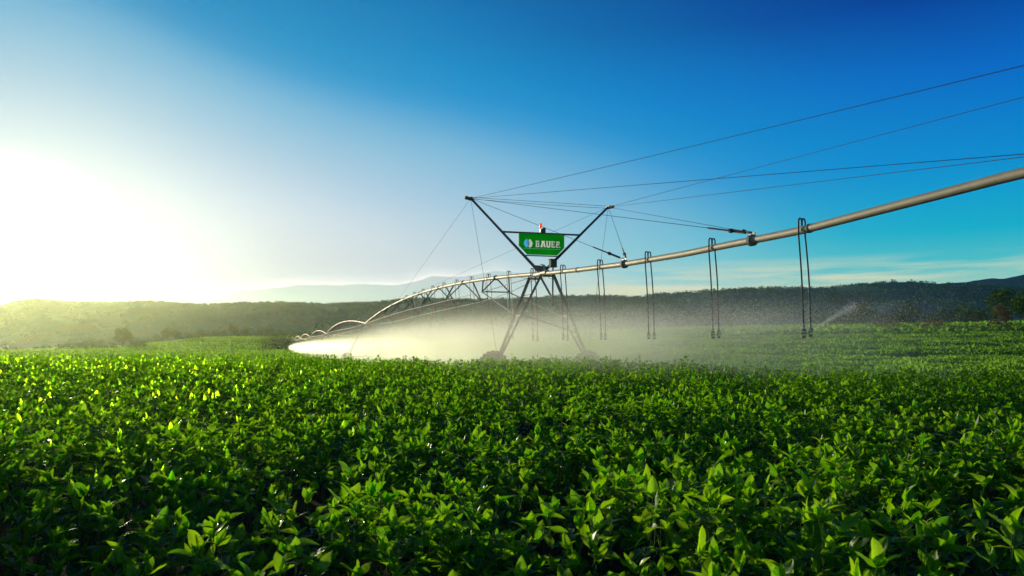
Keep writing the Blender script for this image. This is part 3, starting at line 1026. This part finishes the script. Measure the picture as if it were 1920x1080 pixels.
for s_ in (-1, 1):
    for d in (26.1, 19.24, 11.7, 0.0 if s_ < 0 else -4.0):
        vv = 0.06 * s_
        cable(TIP[s_], pipe_pt(d, vv, 0.17), 0.008 if d > 15 else 0.007, sag=0.06 if d == 0 else 0.0, turn=(d > 15))
    cable(TIP[s_], pipe_pt(71.0, 0.08 * s_, 0.1), 0.006)
    # guy down to the base beam
    hb = ORI + NV * (2.0 * s_) + ZZ * 0.85 - T * .28
    cable(TIP[s_] - ZZ * .05, hb, 0.007)
cable(TIP[-1] + ZZ * 0.03 - T * .06, TIP[1] + ZZ * 0.03 - T * .06, 0.008)
cable(TIP[-1] - ZZ * 0.0 + T * .1, TIP[1] - ZZ * 0.03 + T * .1, 0.008, 0.03)
# rods from the first truss joints to the tower legs
st1 = (TOWERS[1] - TOWERS[0]) / 9.0
for s_ in (-1, 1):
    d = D1 + st1
    jn = pipe_pt(d, 0.72 * s_); jn.z = pipe_z(d) - 0.75
    lg = (ORI + NV * (.22 * s_) + T * .8 + ZZ * (TZ[0] - .1)).lerp(ORI + NV * (2.0 * s_) + ZZ * .8 - T * .2, 0.46)
    mb().tube([jn, lg], 0.03, 6).build('tower_rod', M['steel'], machine)
# thicker hose hanging from the first right-hand truss joint
jn = pipe_pt(D1 + st1, 0.72); jn.z = pipe_z(D1 + st1) - .75
mb().tube([jn, jn - ZZ * .5, jn - ZZ * 1.1 - NV * .03, jn - ZZ * 1.6 - NV * .1], 0.035, 8).build('hanging_hose', M['steel'], machine, True)

# sign board
FN = -T          # towards the camera
SO = J - T * 0.10
poly = [(-1.05, 1.68), (-1.05, 1.16), (-0.68, 0.79), (0.68, 0.79), (1.0, 1.12), (1.0, 1.68)]
b = mb()
b.prism(poly, SO, NV, ZZ, FN, 0.02)
sign = b.build('sign_board', M['green'], machine)
LO = SO - FN * 0.003
THK = 0.026
FR = SO + FN * 0.0235


def rect(x0, y0, x1, y1): return [(x0, y0), (x1, y0), (x1, y1), (x0, y1)]


GL = {
    'B': [rect(0.0, 0, .30, .13), rect(0.0, .87, .30, 1), rect(.07, .13, .30, .87), rect(.30, 0, .72, .17), rect(.30, .42, .66, .58), rect(.30, .83, .70, 1),
          [(.54, .17), (.80, .12), (.80, .44), (.54, .50)], [(.54, .50), (.76, .56), (.76, .88), (.54, .83)], [(.72, 0), (.80, .12), (.72, .17)]],
    'A': [[(.08, .12), (.36, .12), (.52, .86), (.30, .86)], [(.64, .12), (.92, .12), (.70, .86), (.48, .86)], rect(.30, .25, .70, .40), rect(0, 0, .42, .13), rect(.58, 0, 1.0, .13), rect(.20, .84, .80, 1)],
    'U': [rect(.07, .2, .32, .88), rect(.60, .2, .85, .88), rect(0, .87, .40, 1), rect(.52, .87, .92, 1), [(.07, .2), (.18, 0), (.74, 0), (.85, .2)], ],
    'E': [rect(0, 0, .30, .13), rect(0, .87, .30, 1), rect(.07, .13, .30, .87), rect(.30, 0, .82, .17), rect(.30, .42, .62, .58), rect(.30, .83, .78, 1), rect(.68, .17, .82, .32), rect(.66, .68, .78, .83), rect(.54, .34, .62, .66)],
    'R': [rect(0, 0, .38, .13), rect(0, .87, .30, 1), rect(.07, .13, .30, .87), rect(.30, .42, .66, .56), rect(.30, .83, .70, 1), [(.54, .52), (.78, .56), (.78, .90), (.54, .86)], [(.44, .44), (.70, .44), (.80, .13), (.54, .13)], rect(.50, 0, .92, .13)],
}
b = mb(); br = mb()
xc = -0.305
lh = 0.275
for ch, wd, ad in (('B', .20, .213), ('A', .245, .262), ('U', .215, .232), ('E', .20, .222), ('R', .20, .22)):
    for pi_, pg in enumerate(GL[ch]):
        tgt = b
        tgt.prism([(xc + p[0] * wd / .92, 1.115 + p[1] * lh) for p in pg], LO - FN * (0.0003 * pi_), NV, ZZ, FN, THK + 0.0006 * pi_)
    xc += ad
CUT = [b.build('lettering', M['white'], sign)]
b = mb()
b.prism(rect(-.84, 1.035, .80, 1.062), LO, NV, ZZ, FN, THK)
CUT.append(b.build('underline', M['palegreen'], sign))


def leafpoly(cx, cy, a, h, n=9):
    L_ = [(cx - a * math.sin(PI * u) ** .8 * (1.0 if True else 1), cy - h / 2 + h * u) for u in np.linspace(0, 1, n)]
    R_ = [(cx + a * math.sin(PI * u) ** .8, cy - h / 2 + h * u) for u in np.linspace(1, 0, n)[1:-1]]
    return (L_ + R_)[::-1]


b = mb(); b.prism(leafpoly(-.70, 1.26, .135, .38), LO, NV, ZZ, FN, THK); CUT.append(b.build('drop_emblem', M['skyblue'], sign))
b = mb()
b.prism(leafpoly(-.555, 1.255, .125, .37), LO - FN * 0.002, NV, ZZ, FN, THK + .004)
b.prism(rect(-.563, 1.0, -.547, 1.10), LO - FN * .003, NV, ZZ, FN, THK + 0.006); CUT.append(b.build('leaf_emblem', M['white'], sign))
b = mb()
for k, yy in enumerate((1.12, 1.19, 1.26, 1.33)):
    wd = (.11, .12, .11, .07)[k]
    for s_ in (-1, 1):
        pg = [(-.555, yy), (-.555 + s_ * wd, yy + wd * .9), (-.555 + s_ * wd, yy + wd * .9 + .02), (-.555, yy + .02)]
        b.prism(pg if s_ > 0 else pg[::-1], FR + FN * .003, NV, ZZ, FN, 0.002)
b.build('emblem_veins', M['green'], sign)
# the lettering is inlaid: cut its outline out of the board
for c_ in CUT:
    bm_ = sign.modifiers.new('inlay', 'BOOLEAN')
    bm_.operation = 'DIFFERENCE'; bm_.object = c_; bm_.solver = 'EXACT'; bm_.use_self = True
bpy.context.view_layer.update()
dg = bpy.context.evaluated_depsgraph_get()
nm = bpy.data.meshes.new_from_object(sign.evaluated_get(dg))
sign.modifiers.clear()
sign.data = nm
print('sign faces', len(nm.polygons))

# warning beacon
b = mb()
bc = J + NV * 0.02 + ZZ * up1
b.box(bc + ZZ * 0.14 + NV * .08, 0.15, 0.14, 0.20, NV, T)
b.box(bc + ZZ * 0.12 - NV * .04, 0.07, 0.10, 0.16, NV, T)
b.tube([bc - NV * .04 + ZZ * .04, bc - NV * .04 + ZZ * .27], .03, 8)
bh = b.build('warning_beacon', M['darksteel'], machine)
b = mb()
b.lathe(bc - NV * .04 + ZZ * .25, ZZ, [(0, .045), (.02, .058), (.14, .056), (.18, .04), (.195, .01)], 14)
b.build('lens', M['red'], bh, True)


# drop hoses with sprinkler heads, two at each outlet
def drop(d, s_, detail):
    c = pipe_pt(d)
    top = 0.17
    g = c + ZZ * (PR)
    px0 = NV * (0.115 * s_) + T * (0.04 * s_)
    lean = NV * 0.135 * (0.7 + 0.3 * random.random()) + T * random.uniform(-.04, .04)
    zb = EYE + 0.40 if d < 40 else max(EYE + 0.32, pipe_z(d) - 2.5)
    zb -= 0.0 if d < 60 else 0.25
    zb += random.uniform(-.02, .02)
    b = mb()
    arc = [g - ZZ * .02 + NV * (.004 * s_), g + ZZ * (top * .6) + NV * (.005 * s_), g + ZZ * (top * .88) + NV * (.012 * s_), g + ZZ * top + px0 * .38, g + ZZ * (top * .98) + px0 * .72, g + ZZ * (top * .78) + px0 * .95, g + ZZ * (top * .4) + px0, c + px0 * 1.0 - ZZ * .1]
    end = c + px0 + lean; end.z = zb
    st = arc[-1]
    ctrl = []
    for u in np.linspace(0, 1, 8)[1:]:
        p = st.lerp(end, u)
        p = p + NV * (0.03 * math.sin(u * PI) * (1 if s_ > 0 else .6))
        ctrl.append(p)
    b.tube(arc + ctrl, 0.0185 if d < 60 else 0.018, 7 if detail else 4)
    h = b.build('drop_hose', M['hose'], machine, True)
    if not detail:
        mb().lathe(end - ZZ * .16, ZZ, [(0, .05), (.03, .06), (.1, .03), (.18, .02)], 8).build('sprinkler', M['plastic'], h)
        return
    k = mb()
    e = end
    k.lathe(e - ZZ * .05, ZZ, [(0, .022), (.05, .026), (.10, .02), (.12, .016)], 10)
    k.lathe(e - ZZ * .11, ZZ, [(0, .035), (.02, .05), (.05, .05), (.06, .03)], 14)
    k.lathe(e - ZZ * .165, ZZ, [(0, .02), (.02, .060), (.03, .062), (.035, .03)], 14)
    for th in (0, 2.09, 4.19):
        rd = Vector((math.cos(th), math.sin(th), 0))
        k.tube([e - ZZ * .10 + rd * .045, e - ZZ * .16 + rd * .05, e - ZZ * .235 + rd * .03], .007, 5)
    k.lathe(e - ZZ * .26, ZZ, [(0, .025), (.02, .05), (.045, .045), (.06, .02)], 12)
    k.build('sprinkler', M['plastic'], h, True)


HEADS = []
for k in range(0, 40):
    d = 17.45 + 3.52 * k
    if any(abs(d - t) < 0.5 for t in TOWERS[1:]): d += 0.7
    for s_ in (-1, 1):
        drop(d, s_, d < 36)
    HEADS.append(d)


# ------------------------------------------------------------------ water
def mat_mist(dens):
    m = bpy.data.materials.new('water_mist')
    m.use_nodes = True
    t = NT(m.node_tree)
    tcn = t.n('ShaderNodeTexCoord')
    sp_ = t.n('ShaderNodeSeparateXYZ')
    t.l(tcn.outputs['Object'], sp_.inputs[0])
    v, s_, z = sp_.outputs[0], sp_.outputs[1], sp_.outputs[2]
    # ground falls away with distance
    zz = t.m('ADD', z, t.m('MULTIPLY', t.m('MAXIMUM', s_, 0.0), 0.0065 * 0.8))
    kv = t.m('MULTIPLY_ADD', t.m('MAXIMUM', s_, 0.0), -0.85 / 440.0, 1.0)
    pv = t.fr(t.m('DIVIDE', t.m('DIVIDE', t.m('ABSOLUTE', v), 8.0), kv, clamp=True), [(0, 1.0), (0.35, 0.8), (0.7, 0.3), (1.0, 0.0)])
    ns = t.n('ShaderNodeTexNoise')
    ns.inputs['Scale'].default_value = 0.42
    ns.inputs['Detail'].default_value = 3.0
    t.l(tcn.outputs['Object'], ns.inputs['Vector'])
    zn = t.m('ADD', zz, t.m('MULTIPLY', t.m('SUBTRACT', ns.outputs[0], 0.5), 1.5))
    # every outlet throws its own umbrella of water, so the top of the mist is scalloped
    fan = t.m('ABSOLUTE', t.m('SINE', t.m('MULTIPLY', t.m('ADD', s_, 0.6), PI / 7.36)))
    zn = t.m('ADD', zn, t.m('MULTIPLY_ADD', fan, 0.85, -0.5))
    # the far end tapers
    kk = t.m('MULTIPLY_ADD', t.m('MAXIMUM', s_, 0.0), -0.85 / 440.0, 1.0)
    zn = t.m('ADD', t.m('DIVIDE', t.m('SUBTRACT', zn, 1.9), kk), 1.9)
    pz = t.fr(t.m('MULTIPLY', zn, 0.25, clamp=True), [(0.0, 0.62), (0.16, 0.66), (0.34, 0.72), (0.49, 1.0), (0.57, 0.80), (0.65, 0.26), (0.75, 0.05), (0.88, 0.0)])
    pz = t.m('MULTIPLY', pz, t.fr(t.m('MULTIPLY', zz, 0.25, clamp=True), [(0.84, 1.0), (0.97, 0.0)]))
    ends = t.m('MULTIPLY', t.fr(t.m('MULTIPLY_ADD', s_, 1 / 40, 0.5, clamp=True), [(0.0, 0.0), (0.07, 0.25), (0.22, 0.55), (0.5, 1.0)]),
               t.fr(t.m('DIVIDE', s_, 330.0, clamp=True), [(0.0, 0.72), (0.06, 0.36), (0.15, 0.20), (0.28, 0.32), (0.5, 1.3), (0.8, 1.4), (1.0, 0.8)]))
    f = t.m('MULTIPLY', t.m('MULTIPLY', pv, pz), ends)
    f = t.m('MULTIPLY', f, t.fr(ns.outputs[0], [(0.32, 0.15), (0.68, 1.75)]))
    dn = t.m('MULTIPLY', f, dens)
    pvv = t.n('ShaderNodeVolumePrincipled')
    pvv.inputs['Color'].default_value = (0.86, 0.89, 0.76, 1)
    pvv.inputs['Anisotropy'].default_value = 0.6
    t.l(dn, pvv.inputs['Density'])
    o = t.n('ShaderNodeOutputMaterial')
    t.l(pvv.outputs[0], o.inputs['Volume'])
    m.cycles.volume_step_rate = 1.0
    return m


mistb = MB()
mistb.box((0, 210, 1.2), 15.6, 460, 5.4)
mist = mistb.build('water_mist', mat_mist(0.13))
mist.location = ORI
mist.rotation_euler = (0, 0, math.atan2(0.2944, 0.9557))
tag(mist, 'bright drifting cloud of sprinkler mist under the long pipe', 'water spray', kind='stuff')


def droplets():
    N = 120000
    # each droplet flies out from a sprinkler head: ballistic path
    heads = np.array([h for h in HEADS if h < 62])
    wgt = np.ones(len(heads)); wgt[:2] = 0.9
    k = rng.choice(len(heads), N, p=wgt / wgt.sum())
    d0 = heads[k]
    a = rng.uniform(0, 2 * PI, N)
    R = rng.uniform(0.2, 1.0, N) ** 0.8 * np.where(d0 < 22, rng.uniform(2.0, 4.2, N), rng.uniform(3.0, 6.5, N))
    u = R / 6.5
    z = EYE + 0.22 + 2.6 * u * (1 - u * 0.95) * rng.uniform(0.2, 1.25, N) + rng.normal(0, 0.12, N)
    x = -0.30804 * d0 + 11.725 + R * np.cos(a)
    y = d0 + R * np.sin(a)
    z = np.maximum(z, ground(x, y) + 0.3)
    P = np.stack([x, y, z], -1)
    # two visible jets from the nearest head
    jets = []
    for (dx, dy, dz, n) in ((1.15, 0.5, 0.62, 2600), (-0.5, -0.3, 0.12, 500)):
        h = line_xy(17.45) + NV * .3
        uu = rng.random(n) ** 0.8
        J_ = np.stack([h.x + dx * uu, h.y + dy * uu, EYE + 0.32 + dz * uu - 0.06 * uu * uu], -1) + rng.normal(0, 1, (n, 3)) * (0.008 + 0.05 * uu[:, None])
        jets.append(J_)
    P = np.concatenate([P] + jets)
    sz = np.concatenate([rng.uniform(0.0020, 0.0052, N) * (0.55 + d0 / 45), rng.uniform(0.0015, 0.0035, len(P) - N)])
    n = len(P)
    dirs = np.stack([rng.normal(0, .5, n), rng.normal(0, .5, n), -np.ones(n)], -1)
    dirs /= np.linalg.norm(dirs, axis=1, keepdims=True)
    e1 = np.cross(dirs, [1, 0.2, 0]); e1 /= np.linalg.norm(e1, axis=1, keepdims=True)
    e2 = np.cross(dirs, e1)
    s = sz[:, None]
    Vv = np.stack([P - dirs * s * 1.7, P + e1 * s, P + e2 * s, P - e1 * s, P - e2 * s, P + dirs * s * 1.7], 1).reshape(-1, 3)
    tq = np.array([(0, 1, 2), (0, 2, 3), (0, 3, 4), (0, 4, 1), (5, 2, 1), (5, 3, 2), (5, 4, 3), (5, 1, 4)])
    Qv = (tq[None] + (np.arange(n) * 6)[:, None, None]).reshape(-1, 3)
    return npmesh('water_droplets', Vv, Qv)


md = bpy.data.materials.new('water_drop')
md.use_nodes = True
t = NT(md.node_tree)
tr = t.n('ShaderNodeBsdfTranslucent'); tr.inputs[0].default_value = (0.95, 0.96, 0.95, 1)
gs = t.n('ShaderNodeBsdfGlossy'); gs.inputs['Roughness'].default_value = 0.3
tp = t.n('ShaderNodeBsdfTransparent')
mx = t.n('ShaderNodeMixShader'); mx.inputs[0].default_value = 0.3
t.l(tr.outputs[0], mx.inputs[1]); t.l(gs.outputs[0], mx.inputs[2])
mx2 = t.n('ShaderNodeMixShader'); mx2.inputs[0].default_value = 0.3
t.l(mx.outputs[0], mx2.inputs[1]); t.l(tp.outputs[0], mx2.inputs[2])
o = t.n('ShaderNodeOutputMaterial'); t.l(mx2.outputs[0], o.inputs[0])
tag(link('water_droplets', droplets(), md), 'fine scattered droplets thrown out by the hanging sprinklers', 'water spray', kind='stuff')

# ------------------------------------------------------------------ haze
mh = bpy.data.materials.new('haze_air')
mh.use_nodes = True
t = NT(mh.node_tree)
pvv = t.n('ShaderNodeVolumePrincipled')
pvv.inputs['Color'].default_value = (0.86, 1.0, 0.60, 1)
pvv.inputs['Density'].default_value = 0.000078
pvv.inputs['Anisotropy'].default_value = 0.80
o = t.n('ShaderNodeOutputMaterial'); t.l(pvv.outputs[0], o.inputs['Volume'])
hzb = MB()
zlo = float(GZ.min()) - 1.0
if zlo < -60: pass
zhi = 76.0
hzb.box((100, 710, (zlo + zhi) / 2), 3300, 1620, zhi - zlo)
tag(hzb.build('haze', mh), 'pale evening haze over the field and hills', 'haze', kind='stuff')
print('GZ', GZ.min(), GZ.max(), 'leaf quads', len(crop.data.polygons))
